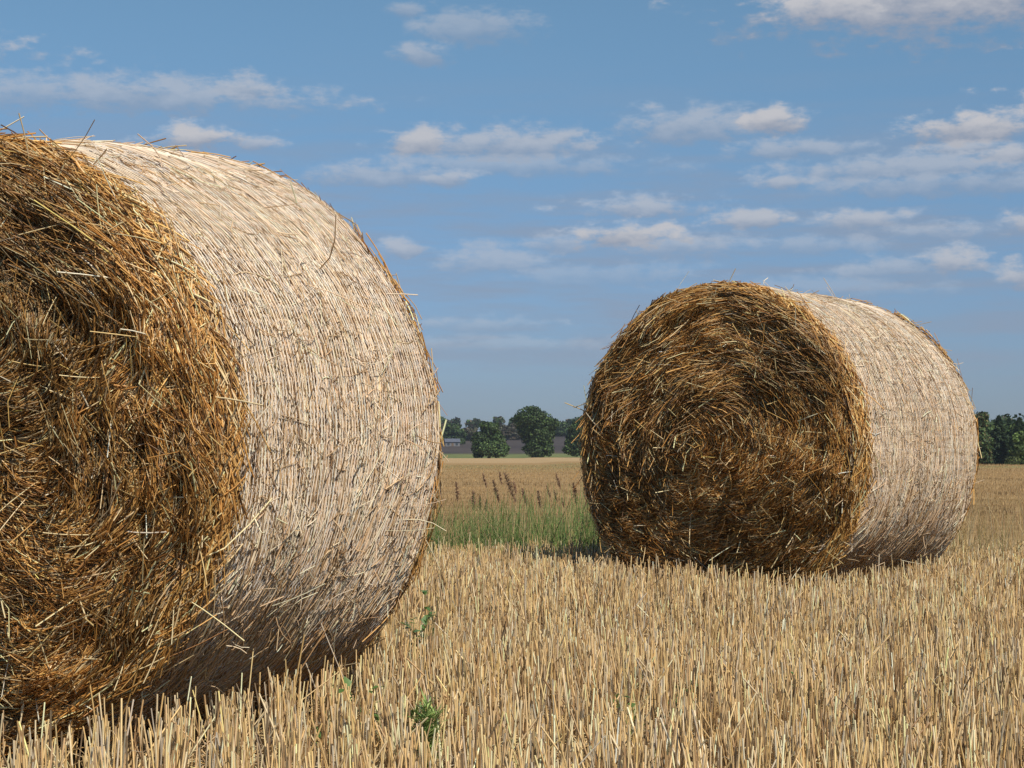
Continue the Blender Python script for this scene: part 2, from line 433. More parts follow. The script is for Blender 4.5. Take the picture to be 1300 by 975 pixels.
    cb = palette(N, palb, [4, 3, 3, 1.6, .7], .16, r)
    low_brown = (sst(-0.35, -0.85, low + 0.22 * fa(np.cos(phi), np.sin(phi), u)))[:, None]       # straw turns darker and browner low on the roll, with an uneven edge
    cb = cb * (1 - low_brown * np.array([0.30, 0.42, 0.55]))
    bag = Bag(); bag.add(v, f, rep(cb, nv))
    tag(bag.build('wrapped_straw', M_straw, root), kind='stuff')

    # net wrap: long cords round the roll with fine zigzag threads ----
    bag = Bag()
    pitch = 0.0150
    ns = int((Wd - 0.05) / pitch); seg = 300
    ph = np.linspace(0, 2 * np.pi, seg, endpoint=True)
    us = -Wd / 2 + 0.028 + np.arange(ns) * pitch
    wob = field(seed + 9, 2.2, 10)
    def strand_u(u0, p):
        return u0 + 0.006 * wob(np.cos(p) * .7, np.sin(p) * .7, u0 * 0.8) + 0.010 * p / 6.28
    PH = np.broadcast_to(ph, (ns, seg)); U = strand_u(us[:, None], PH)
    U = U + r.normal(size=(ns, 1)) * 0.0009
    lf = 0.0052 + 0.0008 * fm(np.cos(PH), np.sin(PH), U) - 0.0045 * np.clip(fb(np.cos(PH), np.sin(PH), U) - 0.15, 0, 1) - 0.006 * sst(-0.1, -0.7, np.sin(PH))
    P = squash(barrel(PH, U, lf))
    v, f, nv = tubes(P, np.full(ns, 0.0021 if lod < 1.2 else 0.0017), 3, flat=0.55)
    bag.add(v, f, np.repeat(palette(ns, [(0.81, 0.68, 0.53), (0.79, 0.64, 0.48), (0.81, 0.73, 0.62)], [3, 2, 2], .05, r), nv, 0))
    nz = int(2 * np.pi * rm / 0.022)
    zp = np.linspace(0, 2 * np.pi, nz, endpoint=True)
    ZP = np.broadcast_to(zp, (ns - 1, nz)); alt = (np.arange(nz) % 2)[None]
    ZU = strand_u(us[:-1, None], ZP) + pitch * alt
    P = squash(barrel(ZP, ZU, np.full(ZU.shape, 0.0035)))
    v, f, nv = tubes(P, np.full(ns - 1, 0.00062), 3)
    bag.add(v, f, np.repeat(palette(ns - 1, [(0.80, 0.78, 0.74)], [1], .04, r), nv, 0))
    bag.build('net_wrap', M_net, root)

    # loose straws caught on the outside -----------------------------
    bag = Bag()
    def loose(N, stick, lmin, lmax, wid, ph_lo=0, ph_hi=2 * np.pi):
        phi = ph_lo + r.random(N) * (ph_hi - ph_lo); u = (r.random(N) - 0.5) * (Wd - 0.06)
        L = lmin + (lmax - lmin) * r.random(N) ** 2
        dv = r.normal(size=N) * 0.75 + np.where(r.random(N) < 0.5, np.pi, 0)
        K = 4; t = np.linspace(0, 1, K)
        Rm = prof(u)
        st = np.abs(r.normal(size=N)) * stick
        bend = r.normal(size=N) * 0.5
        pp = phi[:, None] + L[:, None] * t * np.cos(dv[:, None] + bend[:, None] * t) / Rm[:, None]
        uu = u[:, None] + L[:, None] * t * np.sin(dv[:, None] + bend[:, None] * t)
        uc = np.clip(uu, -Wd / 2, Wd / 2)
        ll = 0.004 + L[:, None] * t * st[:, None]
        b_ = barrel(pp, uc, ll); b_[..., 1] = uu
        P = squash(b_)
        v, f, nv = tubes(P, (wid * (0.7 + 0.8 * r.random(N))), 3, flat=0.7)
        bag.add(v, f, rep(palette(N, palb + [(0.75, 0.66, 0.45)], [3, 3, 3, 2, .8, 1.5], .2, r), nv))
    loose(int(1700 / lod), 0.05, 0.02, 0.16, 0.0014 * lod)
    loose(int(450 / lod), 0.35, 0.02, 0.09, 0.0013 * lod)
    loose(int(150 / lod), 0.6, 0.04, 0.13, 0.0017)
    loose(int(260 / lod), 0.55, 0.02, 0.09, 0.0016, -0.7, 0.6)
    tag(bag.build('loose_straw', M_straw, root), kind='stuff')
    # small tufts on the cut end that stand clear of it
    bag = Bag(); N = int(900 / lod)
    q = np.sqrt(r.random(N)); phi = r.random(N) * 6.283
    px, pz = q * ra * np.cos(phi), q * ra * np.sin(phi)
    d = norm(np.stack([r.normal(size=N), -np.abs(r.normal(size=N)) * 0.45, r.normal(size=N) - 0.25], -1))
    L = 0.04 + 0.13 * r.random(N) ** 2
    base = face(px, pz, np.full(N, -0.005)); t = np.linspace(0, 1, 4)
    P = base[:, None] + d[:, None] * (L[:, None] * t)[..., None] + (norm(r.normal(size=(N, 3)))[:, None] * (0.12 * L[:, None] * t * t)[..., None])
    P[..., 2] = np.maximum(P[..., 2], -rm + 0.05)
    P = squash(P)
    v, f, nv = tubes(P, 0.0014 * lod * (0.8 + 0.7 * r.random(N)), 3)
    bag.add(v, f, rep(palette(N, [(0.74, 0.60, 0.34), (0.60, 0.43, 0.18), (0.82, 0.74, 0.56)], [3, 2, 1], .15, r), nv))
    tag(bag.build('stray_straw', M_straw, root), kind='stuff')
    return root

NB = (-1.140, 4.40, 0.255, 1.13, 0.680, 0.76, 0.835)
FB = (1.303, 8.42, 0.668, 1.26, 0.742, 0.757, 0.748)
make_bale('round_bale', 'huge net-wrapped straw bale cut off by the left edge of the photo, nearest the viewer', *NB, 11, 78000, 56000, 1.0, 1.2, 0.015)
make_bale('round_bale', 'smaller whole straw bale on the right showing its dark spiral end, with pale net-wrapped side', *FB, 29, 64000, 42000, 1.25, 0.9, 0.065)

# ------------------------------------------------------------------ stubble
def in_bale(x, y, pad=0.0):
    m = np.zeros(len(x), bool)
    for (bx, by, th, Wd, ra, rm, rb) in (NB, FB):
        dx, dy = x - bx, y - by
        lu = dx * math.sin(th) + dy * math.cos(th); lv = dx * math.cos(th) - dy * math.sin(th)
        m |= (np.abs(lu) < Wd / 2 + 0.03 + pad) & (np.abs(lv) < 0.30 + pad)
    return m

SP = [(0.75, 0.54, 0.27), (0.66, 0.44, 0.19), (0.80, 0.63, 0.39), (0.54, 0.375, 0.20), (0.35, 0.215, 0.10), (0.52, 0.44, 0.32), (0.20, 0.14, 0.08)]
def stubble(y0, y1, dens, hmean, wmul, name, label=None, xlim=None, seed=5, K=3, row=True, litter=1.5):
    r = np.random.default_rng(seed)
    hw = lambda y: 0.34 * y + 0.9
    area_w = 2 * hw(y1)
    N = int(dens * area_w * (y1 - y0))
    x = (r.random(N) - 0.5) * area_w; y = y0 + r.random(N) * (y1 - y0)
    if row:      # drilled rows running away from the camera, a little askew
        sp = 0.125; a = 0.16
        q = x * math.cos(a) + y * math.sin(a); k = np.round(q / sp); d = (q - k * sp)
        qn = k * sp + r.normal(size=N) * 0.026
        dq = qn - q; x = x + dq * math.cos(a); y = y + dq * math.sin(a)
    cl = field(seed + 2, 6, 8)(x, y)
    keep = (np.abs(x) < hw(y)) & ~in_bale(x, y) & (r.random(N) < 0.80 + 0.32 * cl)
    if xlim is not None: keep &= xlim(x, y)
    x, y = x[keep], y[keep]; N = len(x)
    z = ground_h(x, y)
    H = hmean * (1 + 0.13 * r.normal(size=N) + 0.10 * field(seed + 3, 1.6, 8)(x, y)); H = np.where(r.random(N) < 0.10, H * r.uniform(0.4, 0.8, N), H)
    H = np.where(r.random(N) < 0.02, H * r.uniform(1.1, 1.5, N), H)
    H = np.where(in_bale(x, y, 0.10), H * 0.75, H)
    lean = r.normal(size=(N, 2)) * 0.075
    wild = r.random(N) < 0.12; lean[wild] = r.normal(size=(wild.sum(), 2)) * 0.45
    t = np.linspace(0, 1, K)
    bend = r.normal(size=(N, 2)) * 0.05
    P = np.empty((N, K, 3))
    P[..., 0] = x[:, None] + H[:, None] * (lean[:, :1] * t + bend[:, :1] * t * t)
    P[..., 1] = y[:, None] + H[:, None] * (lean[:, 1:] * t + bend[:, 1:] * t * t)
    P[..., 2] = z[:, None] - 0.01 + (H[:, None] + 0.01) * t
    W = (0.0019 + 0.0013 * r.random(N)) * wmul
    v, f, nv = tubes(P, W, 4 if K > 2 else 3, taper=np.linspace(1.15, 0.9, K))
    # cut tops at a slant
    bag = Bag(); bag.add(v, f, rep(palette(N, SP, [3.8, 3.2, 2.8, 2.4, 1.8, .9, .6], .20, r), nv))
    # dry leaf sheaths hanging on the stalks
    M = int(N * 0.8); i = r.integers(0, N, M)
    h0 = r.random(M) * 0.8; L = 0.03 + 0.06 * r.random(M); a = r.random(M) * 6.28
    t2 = np.linspace(0, 1, 3)
    S = P[i, 0] + (P[i, -1] - P[i, 0]) * h0[:, None]
    D = np.stack([np.cos(a) * 0.55, np.sin(a) * 0.55, r.normal(size=M) * 0.7], -1)
    Q = S[:, None] + D[:, None] * (L[:, None] * t2)[..., None]; Q[..., 2] -= (L[:, None] * t2 ** 2) * 0.6
    v, f, nv = tubes(Q, (0.0016 + 0.0014 * r.random(M)) * wmul, 3, taper=np.array([1, .8, .25]), flat=0.25)
    bag.add(v, f, rep(palette(M, SP, [3, 2, 2.5, 2.5, 1.5, 2.5, .6], .2, r), nv))
    # chaff and broken straw lying between
    M = int(N * litter); xx = (r.random(M) - 0.5) * area_w; yy = y0 + r.random(M) * (y1 - y0)
    k = (np.abs(xx) < hw(yy)) & ~in_bale(xx, yy)
    if xlim is not None: k &= xlim(xx, yy)
    xx, yy = xx[k], yy[k]; M = len(xx)
    a = r.random(M) * 6.28; L = 0.03 + 0.13 * r.random(M) ** 1.5
    zz = ground_h(xx, yy) + 0.006 + hmean * 0.5 * r.random(M) ** 3
    t2 = np.linspace(-.5, .5, 3)
    Q = np.stack([xx[:, None] + L[:, None] * t2 * np.cos(a)[:, None], yy[:, None] + L[:, None] * t2 * np.sin(a)[:, None],
                  zz[:, None] + L[:, None] * t2 * (r.normal(size=(M, 1)) * 0.25) + 0.2 * L[:, None] * (0.25 - t2 ** 2) * r.normal(size=(M, 1))], -1)
    v, f, nv = tubes(Q, (0.0013 + 0.0012 * r.random(M)) * wmul, 3, flat=0.6)
    bag.add(v, f, rep(palette(M, SP, [3, 2, 3, 2.5, 1, 2, .4], .2, r), nv))
    o = bag.build(name, M_stub)
    tag(o, label, 'stubble', kind='stuff')
    return o
stubble(1.7, 9.75, 1450, 0.156, 0.78, 'stubble', 'cut straw stubble standing in the field around the two bales')

# taller, thinner stubble and dry grass at the field's rim
def blades(name, label, cat, region, N, hlo, hhi, wd, pal, pw, seed, lean=0.25, droop=0.4, K=4, clump=None):
    r = np.random.default_rng(seed); x0, x1, y0, y1 = region
    y = y0 + (y1 - y0) * r.random(N); k = r.random(N)
    x = (x0 + (x1 - x0) * k) * y / ((y0 + y1) / 2)
    if clump is not None:
        c = field(seed + 1, clump, 10)(x, y); kp = r.random(N) < np.clip(0.62 + 0.6 * c, 0.04, 1); x, y = x[kp], y[kp]
    kp = ~in_bale(x, y, 0.05); x, y = x[kp], y[kp]
    N = len(x); z = ground_h(x, y)
    c2 = field(seed + 5, 1.3, 8)(x, y)
    H = (hlo + (hhi - hlo) * r.random(N) ** 1.4) * (1 + 0.22 * c2)
    a = r.random(N) * 6.28; l = np.abs(r.normal(size=N)) * lean
    t = np.linspace(0, 1, K)
    dx = np.cos(a) * l; dy = np.sin(a) * l
    P = np.empty((N, K, 3))
    cur = t + 0.0; P[..., 0] = x[:, None] + H[:, None] * dx[:, None] * (cur + droop * t * t); P[..., 1] = y[:, None] + H[:, None] * dy[:, None] * (cur + droop * t * t)
    P[..., 2] = z[:, None] - 0.01 + H[:, None] * (t - droop * 0.4 * l[:, None] * t ** 3)
    v, f, nv = tubes(P, wd * (0.7 + 0.6 * r.random(N)), 3, taper=np.linspace(1, 0.25, K), flat=0.35)
    bag = Bag(); bag.add(v, f, rep(palette(N, pal, pw, .2, r), nv))
    return tag(bag.build(name, M_grass), label, cat, kind='stuff')

GP = [(0.15, 0.25, 0.07), (0.21, 0.31, 0.10), (0.32, 0.33, 0.14), (0.36, 0.32, 0.15), (0.46, 0.36, 0.18)]
blades('ditch_grass', 'tall green grass growing along the ditch between the two bales', 'grass', (-6.0, 2.2, 9.6, 18.5), 110000, 0.22, 0.56, 0.0036, GP, [4, 4.5, 2.6, 1.2, .6], 41, 0.16, 0.5, clump=1.5)
blades('dry_grass', 'pale dry grass mixed into the green ditch grass and along the rim of the stubble', 'grass', (-6.5, 7.5, 9.3, 18.0), 6500, 0.25, 0.60, 0.0028,
       [(0.55, 0.43, 0.24), (0.44, 0.32, 0.16), (0.60, 0.52, 0.33)], [3, 2, 2], 43, 0.22, 0.5, clump=1.2)
blades('rim_straw', 'thin yellow straw standing behind and beside the far bale', 'grass', (1.9, 7.0, 9.3, 13.5), 9000, 0.18, 0.50, 0.0030,
       [(0.55, 0.41, 0.20), (0.44, 0.31, 0.14), (0.62, 0.50, 0.29), (0.16, 0.18, 0.06)], [3, 2, 2, .8], 45, 0.12, 0.3, clump=1.5)
# a few long stalks leaning over at the edge of the stubble
blades('leaning_stalks', 'long pale stalks leaning out of the stubble at its far edge', 'stalks', (-2.5, 4.5, 8.9, 10.1), 650, 0.20, 0.50, 0.0028,
       [(0.64, 0.50, 0.28), (0.52, 0.38, 0.18)], [2, 1], 47, 0.45, 0.3)

def far_stubble():
    r = np.random.default_rng(61); N = 70000
    y = 20 * np.exp(r.random(N) ** 0.9 * math.log(130 / 20)); x = (r.random(N) - 0.5) * 2 * (0.36 * y + 1)
    z = ground_h(x, y); H = 0.03 + 0.05 * r.random(N)
    P = np.empty((N, 2, 3)); ln = r.normal(size=(N, 2)) * 0.25
    P[:, 0] = np.stack([x, y, z - 0.01], -1); P[:, 1] = np.stack([x + H * ln[:, 0], y + H * ln[:, 1], z + H], -1)
    v, f, nv = tubes(P, 0.0016 + 0.00010 * y, 3)
    c = palette(N, [(0.42, 0.285, 0.13), (0.35, 0.225, 0.10), (0.28, 0.18, 0.08)], [3, 3, 2], .14, r)
    c *= (1 + 0.22 * field(66, 1.0, 10)(x * 0.06, y * 0.8) + 0.12 * field(67, 0.3, 8)(x * 0.3, y))[:, None]
    bag = Bag(); bag.add(v, f, rep(c, nv))
    tag(bag.build('far_stubble', M_stub), 'short tan stubble covering the far field behind the ditch', 'stubble', kind='stuff')
far_stubble()

# ------------------------------------------------------------------ reeds with brown plumes
def px_at(px, y): return (px - 650) / F * y
def make_reed(px, top, y, plume, leanx, label, tone=1.0):
    r = np.random.default_rng(int(px * 7 + top))
    x = px_at(px, y); gz = float(ground_h(x, y))
    zt = CAM_H + (577 - top) / F * y
    root = empty('reed', (x, y, gz)); tag(root, label, 'reed', 'reeds with brown plumes in the ditch grass')
    H = zt - gz; K = 7; t = np.linspace(0, 1, K)
    ly = r.normal() * 0.04
    P = np.zeros((1, K, 3)); P[0, :, 0] = leanx * 1.5 * t ** 2.2 - leanx * 1.5; P[0, :, 1] = ly * t ** 2; P[0, :, 2] = H * t
    v, f, nv = tubes(P, np.array([0.0022]), 4, taper=np.linspace(1, 0.5, K))
    mesh_obj('stem', v, f, M_grass, root, np.tile([0.34, 0.30, 0.13], (len(v), 1)))
    # leaves on the stem
    n = 5; s0 = 0.15 + 0.5 * r.random(n); a = r.random(n) * 6.28; L = 0.2 + 0.12 * r.random(n); t4 = np.linspace(0, 1, 5)
    B = np.stack([leanx * 1.5 * s0 ** 2.2 - leanx * 1.5, ly * s0 ** 2, H * s0], -1)
    Q = B[:, None] + np.stack([np.cos(a)[:, None] * L[:, None] * t4 * 0.6, np.sin(a)[:, None] * L[:, None] * t4 * 0.6, L[:, None] * (t4 * 0.9 - 0.5 * t4 ** 2)], -1)
    v, f, nv = tubes(Q, np.full(n, 0.006), 3, taper=np.array([.6, 1, .8, .5, .1]), flat=0.2)
    mesh_obj('leaf', v, f, M_grass, root, np.tile([0.15, 0.20, 0.07], (len(v), 1)))['kind'] = 'stuff'
    # plume: drooping hair-fine branchlets, thickest in the middle
    n = 190; s = r.random(n); end = 1 - plume / H * s
    B = np.stack([leanx * 1.5 * end ** 2.2 - leanx * 1.5, ly * end ** 2, H * end], -1)
    wd = plume * 0.14 * np.sin(np.pi * np.clip(0.12 + 0.80 * s, 0, 1)) ; a = r.random(n) * 6.28
    D = np.stack([np.cos(a) * wd, np.sin(a) * wd, 0.10 * plume * (0.6 + r.random(n)) ], -1)
    t3 = np.linspace(0, 1, 3)
    Q = B[:, None] + D[:, None] * t3[:, None]; Q[..., 2] -= (wd[:, None] * t3 ** 2) * 0.5
    v, f, nv = tubes(Q, np.full(n, 0.0022), 3, taper=np.array([1, .9, .4]))
    c = palette(n, [(0.27, 0.16, 0.10), (0.36, 0.235, 0.15), (0.19, 0.11, 0.07)], [3, 2, 2], .15, r) * tone
    mesh_obj('plume', v, f, M_grass, root, rep(c, nv))
REEDS = [(640, 601, 16.0, .27, -.16, 'tallest reed with a long dark brown plume leaning left, midway between the bales', .9),
         (626, 611, 15.6, .19, -.10, 'stout dark-plumed reed just left of the tallest reed', .8),
         (613, 602, 16.6, .13, -.10, 'thin faint reed plume high left of the stout dark one', 1.3),
         (634, 600, 16.9, .12, -.08, 'slim reed whose plume tip touches the tallest one from the left', 1.3),
         (663, 621, 15.4, .16, -.09, 'reed with a narrow leaning plume right of the tallest reed', 1.1),
         (683, 624, 15.2, .15, -.05, 'reed with a short dark upright plume in the middle of the grass', .95),
         (706, 602, 17.0, .15, -.10, 'thin leaning reed standing high in the right half of the gap', 1.25),
         (728, 614, 15.3, .19, -.05, 'thick dark-plumed reed nearest the far bale', .8),
         (694, 617, 16.4, .12, -.10, 'pale loose reed plume left of the thin high one', 1.5),
         (579, 613, 15.8, .17, -.03, 'pale reed plume close beside the near bale', 1.4),
         (601, 624, 15.2, .17, 0.0, 'upright brown reed plume low over the grass, right of the palest left one', 1.2),
         (609, 630, 15.4, .14, -.02, 'short brown reed plume low in the left of the gap', 1.1),
         (652, 612, 16.8, .12, -.08, 'small faint reed plume just right of the tallest reed', 1.5),
         (618, 634, 15.1, .12, .02, 'lowest upright reed plume under the stout dark one', 1.1),
         (713, 632, 15.7, .10, -.08, 'small slanting reed plume between the thin high reed and the thick dark one', 1.3),
         (703, 622, 16.2, .11, -.09, 'slanting pale reed plume near the thin high reed', 1.4)]
for a in REEDS: make_reed(*a)

# ------------------------------------------------------------------ small green weeds in the stubble
def leaf_quads(base, dirs, L, Wd, cols):
    """pointed leaves with a fold: 6 verts, 4 quads-as-triangles"""
    N = len(base); up = np.tile([0, 0, 1.0], (N, 1)); side = norm(np.cross(dirs, up) + 1e-4); nrm = np.cross(side, dirs)
    p0 = base; p1 = base + dirs * (L * 0.45)[:, None] - nrm * (L * 0.05)[:, None]; p2 = base + dirs * L[:, None] - np.array([0, 0, 1]) * (L * 0.15)[:, None]
    l = p1 + side * Wd[:, None] + nrm * (Wd * .3)[:, None]; r_ = p1 - side * Wd[:, None] + nrm * (Wd * .3)[:, None]
    V = np.stack([p0, l, p2, r_, p1], 1).reshape(-1, 3)
    i = np.arange(N)[:, None] * 5
    Fc = np.concatenate([i + np.array([0, 1, 4]), i + np.array([1, 2, 4]), i + np.array([2, 3, 4]), i + np.array([3, 0, 4])])
    return V, Fc, np.repeat(cols, 5, 0)

def make_weed(px, py, y, h, n, label, seed, leafL=0.028, spread=0.05, feather=False):
    """py: where the middle of the plant shows, so the plant climbs between the stalks"""
    r = np.random.default_rng(seed); x = px_at(px, y); gz = float(ground_h(x, y))
    root = empty('weed', (x, y, gz)); tag(root, label, 'weed', 'green weeds growing in the stubble')
    ns = 3 if not feather else 6
    K = 6; t = np.linspace(0, 1, K)
    e = r.normal(size=(ns, 2)) * spread
    P = np.zeros((ns, K, 3)); P[..., 0] = e[:, :1] * t; P[..., 1] = e[:, 1:] * t; P[..., 2] = h * (0.75 + 0.3 * r.random((ns, 1))) * t
    v, f, nv = tubes(P, np.full(ns, 0.0016), 4, taper=np.linspace(1, .5, K))
    mesh_obj('stem', v, f, M_leaf, root, np.tile([0.13, 0.19, 0.05], (len(v), 1)))
    si = r.integers(0, ns, n); s = 0.25 + 0.75 * r.random(n)
    B = P[si, 0] + (P[si, -1] - P[si, 0]) * s[:, None]
    D = norm(np.stack([r.normal(size=n), r.normal(size=n), np.abs(r.normal(size=n)) * 0.6 + (0.6 if feather else 0)], -1))
    L = leafL * (0.5 + r.random(n))
    W = L * (0.06 if feather else 0.34)
    c = palette(n, [(0.07, 0.14, 0.035), (0.11, 0.19, 0.05)] if not feather else [(0.20, 0.30, 0.08), (0.28, 0.36, 0.12)], [1, 1], .2, r)
    V, Fc, cc = leaf_quads(B, D, L, W, c)
    tag(mesh_obj('leaf', V, Fc, M_leaf, root, cc), kind='stuff')
WEEDS = [(538, 950, 3.70, .20, 700, 'feathery light green weed low in the stubble at the bottom edge', 1, .035, .03, True),
         (524, 775, 5.6, .26, 40, 'sprig with dark green leaves beside the lower right edge of the near bale', 2, .035, .03, False),
         (543, 762, 5.8, .28, 22, 'small upright green sprig just right of the dark green one by the near bale', 3, .03, .02, False),
         (492, 872, 4.25, .15, 40, 'leafy green weed at the foot of the near bale', 4, .03, .06, False),
         (425, 910, 4.0, .14, 40, 'low green weed in the stubble in front of the near bale', 5, .025, .05, False),
         (840, 868, 4.3, .14, 40, 'green weed between stalks right of the bottom middle', 6, .028, .05, False),
         (882, 858, 4.5, .14, 40, 'dark leafy weed under the middle of the far bale', 7, .026, .05, False),
         (1033, 855, 4.6, .165, 46, 'small dark green weed in the stubble below the right part of the far bale', 8, .026, .04, False),
         (817, 905, 4.0, .16, 36, 'tiny green weed low left of the green weed right of bottom middle', 9, .024, .04, False)]
for a in WEEDS: make_weed(*a)

# ------------------------------------------------------------------ trees
def blob_leaves(r, centres, radii, n, size, cols, cw, hollow=0.55):
    """leaf clumps scattered through a set of lobes, thicker towards their skins"""
    centres = np.array(centres, float); radii = np.array(radii, float)
    p = (radii[:, 0] * radii[:, 2]) ; i = r.choice(len(centres), n, p=p / p.sum())
    d = norm(r.normal(size=(n, 3))); rad = hollow + (1.08 - hollow) * r.random(n) ** 0.7
    P = centres[i] + d * rad[:, None] * radii[i]
    nrm = norm(d + r.normal(size=(n, 3)) * 0.55)
    a = norm(np.cross(nrm, r.normal(size=(n, 3)))); b = np.cross(nrm, a)
    s = size * (0.6 + 0.8 * r.random(n))[:, None]
    V = np.stack([P + a * s, P + b * s * 0.7, P - a * s * 0.9, P - b * s * 0.8], 1).reshape(-1, 3)
    Fc = np.arange(n * 4).reshape(n, 4)
    lobe_tone = np.exp(r.normal(size=(len(centres), 1)) * 0.28)
    c = palette(n, cols, cw, .22, r) * lobe_tone[i]
    return V, Fc, np.repeat(c, 4, 0)

def trunk_and_limbs(r, h, rad, centres):
    bag = Bag(); K = 6; t = np.linspace(0, 1, K)
    P = np.zeros((1, K, 3)); P[0, :, 0] = 0.15 * np.sin(t * 2) * r.normal(); P[0, :, 2] = h * t - 0.3
    v, f, nv = tubes(P, np.array([rad]), 9, taper=np.linspace(1.25, 0.35, K)); bag.add(v, f, np.array([0.10, 0.075, 0.05]))
    cs = np.array(centres); n = len(cs); t4 = np.linspace(0, 1, 5)
    s0 = np.clip(cs[:, 2] / h * 0.6, 0.15, 0.8)
    B = np.stack([np.zeros(n), np.zeros(n), h * s0], -1)
    Q = B[:, None] * (1 - t4[:, None]) + cs[:, None] * t4[:, None]; Q[..., 2] += 0.0
    v, f, nv = tubes(Q, np.full(n, rad * 0.32), 5, taper=np.linspace(1, .3, 5)); bag.add(v, f, np.array([0.10, 0.075, 0.05]))
    return bag

def broad_tree(name, label, px, y, base_px, lobes, n, size, cols, cw, group=None, cat='tree', th=0.6, tr=0.3):
    """lobes in pixels of the picture around the tree's foot: (dx, up, half width, half height)"""
    r = np.random.default_rng(int(px * 3 + y)); x = px_at(px, y); k = y / F
    gz = float(ground_h(x, y))
    root = empty(name, (x, y, gz)); tag(root, label, cat, group)
    cs, rs = [], []
    for (dx, up, a, b) in lobes:
        cs.append((dx * k, r.normal() * 0.2 * a * k, up * k)); rs.append((a * k * .86, a * k * 0.8, b * k * .86))
        for q in range(9):
            d = norm(r.normal(size=3)); cs.append((dx * k + d[0] * a * k * .8, d[1] * a * k * .7, up * k + d[2] * b * k * .8)); s = .22 + .24 * r.random(); rs.append((a * k * s, a * k * s, b * k * s * .9))
    top = max(c[2] + q[2] for c, q in zip(cs, rs))
    trunk_and_limbs(r, top * 0.75, tr, cs[::3]).build('trunk', M_bark, root)
    V, Fc, cc = blob_leaves(r, cs, rs, n, size, cols, cw)
    V[:, 2] = np.maximum(V[:, 2], 0.05)
    mesh_obj('crown', V, Fc, M_tree, root, cc, smooth=False)
    return root

TG = [(0.036, 0.062, 0.020), (0.050, 0.085, 0.026), (0.078, 0.115, 0.036), (0.022, 0.040, 0.015)]
YT = 398
GRP = 'lone trees at the far edge of the field'
broad_tree('broadleaf_tree', 'tall round-headed tree, highest of all, its crown bulging to the left over a bare stem', 676, YT, 581,
           [(-4, 50, 21, 17), (10, 42, 20, 20), (-14, 46, 13, 11), (4, 26, 19, 18), (17, 24, 12, 16), (2, 10, 16, 11), (20, 11, 9, 10), (12, 30, 17, 16), (-7, 34, 12, 12)], 15000, .26, TG, [3, 3, 1.3, 2], GRP)
broad_tree('broadleaf_tree', 'low wide bushy tree with foliage down to the field, left of the tallest tree', 621, YT - 4, 581,
           [(0, 30, 15, 16), (-12, 22, 12, 14), (12, 18, 12, 15), (-4, 40, 8, 7), (6, 38, 8, 8), (-14, 12, 10, 11), (15, 9, 11, 9), (0, 12, 18, 12)], 11000, .25, TG, [3, 3, 1.3, 2], GRP)
broad_tree('broadleaf_tree', 'dark round tree half hidden behind the left side of the far bale', 741, YT + 4, 581,
           [(0, 38, 15, 14), (-12, 26, 12, 15), (8, 24, 16, 18), (-16, 13, 10, 12), (2, 11, 18, 11), (-2, 30, 14, 16)], 11000, .25, TG, [3, 3, 1.0, 2.4], GRP)

def far_tree(px, y, w_, h_, label, name='broadleaf_tree', cols=TG, grp='distant trees on the low rise'):
    return broad_tree(name, label, px, y, 0, [(0, h_ * .62, w_ * .42, h_ * .38), (-w_ * .25, h_ * .4, w_ * .28, h_ * .35), (w_ * .25, h_ * .38, w_ * .28, h_ * .36), (0, h_ * .25, w_ * .4, h_ * .25)],
                      3500, .45, cols, [3, 3, 1, 2][:len(cols)], grp)
RT = [(0.075, 0.06, 0.04), (0.06, 0.065, 0.035), (0.09, 0.065, 0.045)]
far_tree(575, 640, 32, 28, 'rounded dark tree showing just beside the right edge of the near bale')
far_tree(596, 690, 26, 17, 'low reddish-brown distant tree left of the bushy tree', cols=RT)
far_tree(652, 700, 34, 20, 'greyish distant tree seen between the bushy tree and the tallest tree', cols=RT)
far_tree(640, 760, 24, 14, 'small faint distant tree at the right shoulder of the bushy tree', cols=RT)
far_tree(713, 740, 30, 18, 'hazy distant tree in the gap right of the tallest tree')
far_tree(702, 800, 22, 15, 'small hazy distant tree touching the right side of the tallest tree')

def wood(name, label, x0, x1, y0, y1, n, hlo, hhi, size, cols, cw, seed, per=260):
    r = np.random.default_rng(seed); cs, rs = [], []
    for i in range(n):
        y = y0 + (y1 - y0) * r.random(); x = px_at(x0 + (x1 - x0) * r.random(), y); h = hlo + (hhi - hlo) * r.random(); wd = h * (0.30 + 0.2 * r.random())
        g = float(ground_h(x, y))
        for q in range(4):
            cs.append((x + r.normal() * wd * .5, y + r.normal() * wd * .5, g + h * (0.25 + 0.55 * r.random()))); rs.append((wd * .7, wd * .7, h * .28))
    V, Fc, cc = blob_leaves(r, cs, rs, per * n, size, cols, cw)
    tag(mesh_obj(name, V, Fc, M_tree, None, cc, smooth=False), label, 'wood', kind='stuff')
wood('distant_wood', 'far-off band of woodland on the low rise behind the lone trees', -200, 1500, 860, 990, 260, 5.0, 8.0, .9, TG + RT, [2, 2, .6, 2, 1, 1, 1], 71, 200)
wood('dark_wood', 'mass of dark blue-green wood behind the conifers at the right edge', 1150, 1500, 270, 320, 110, 6.8, 8.6, .34, TG, [2, 2, .3, 4], 73, 420)

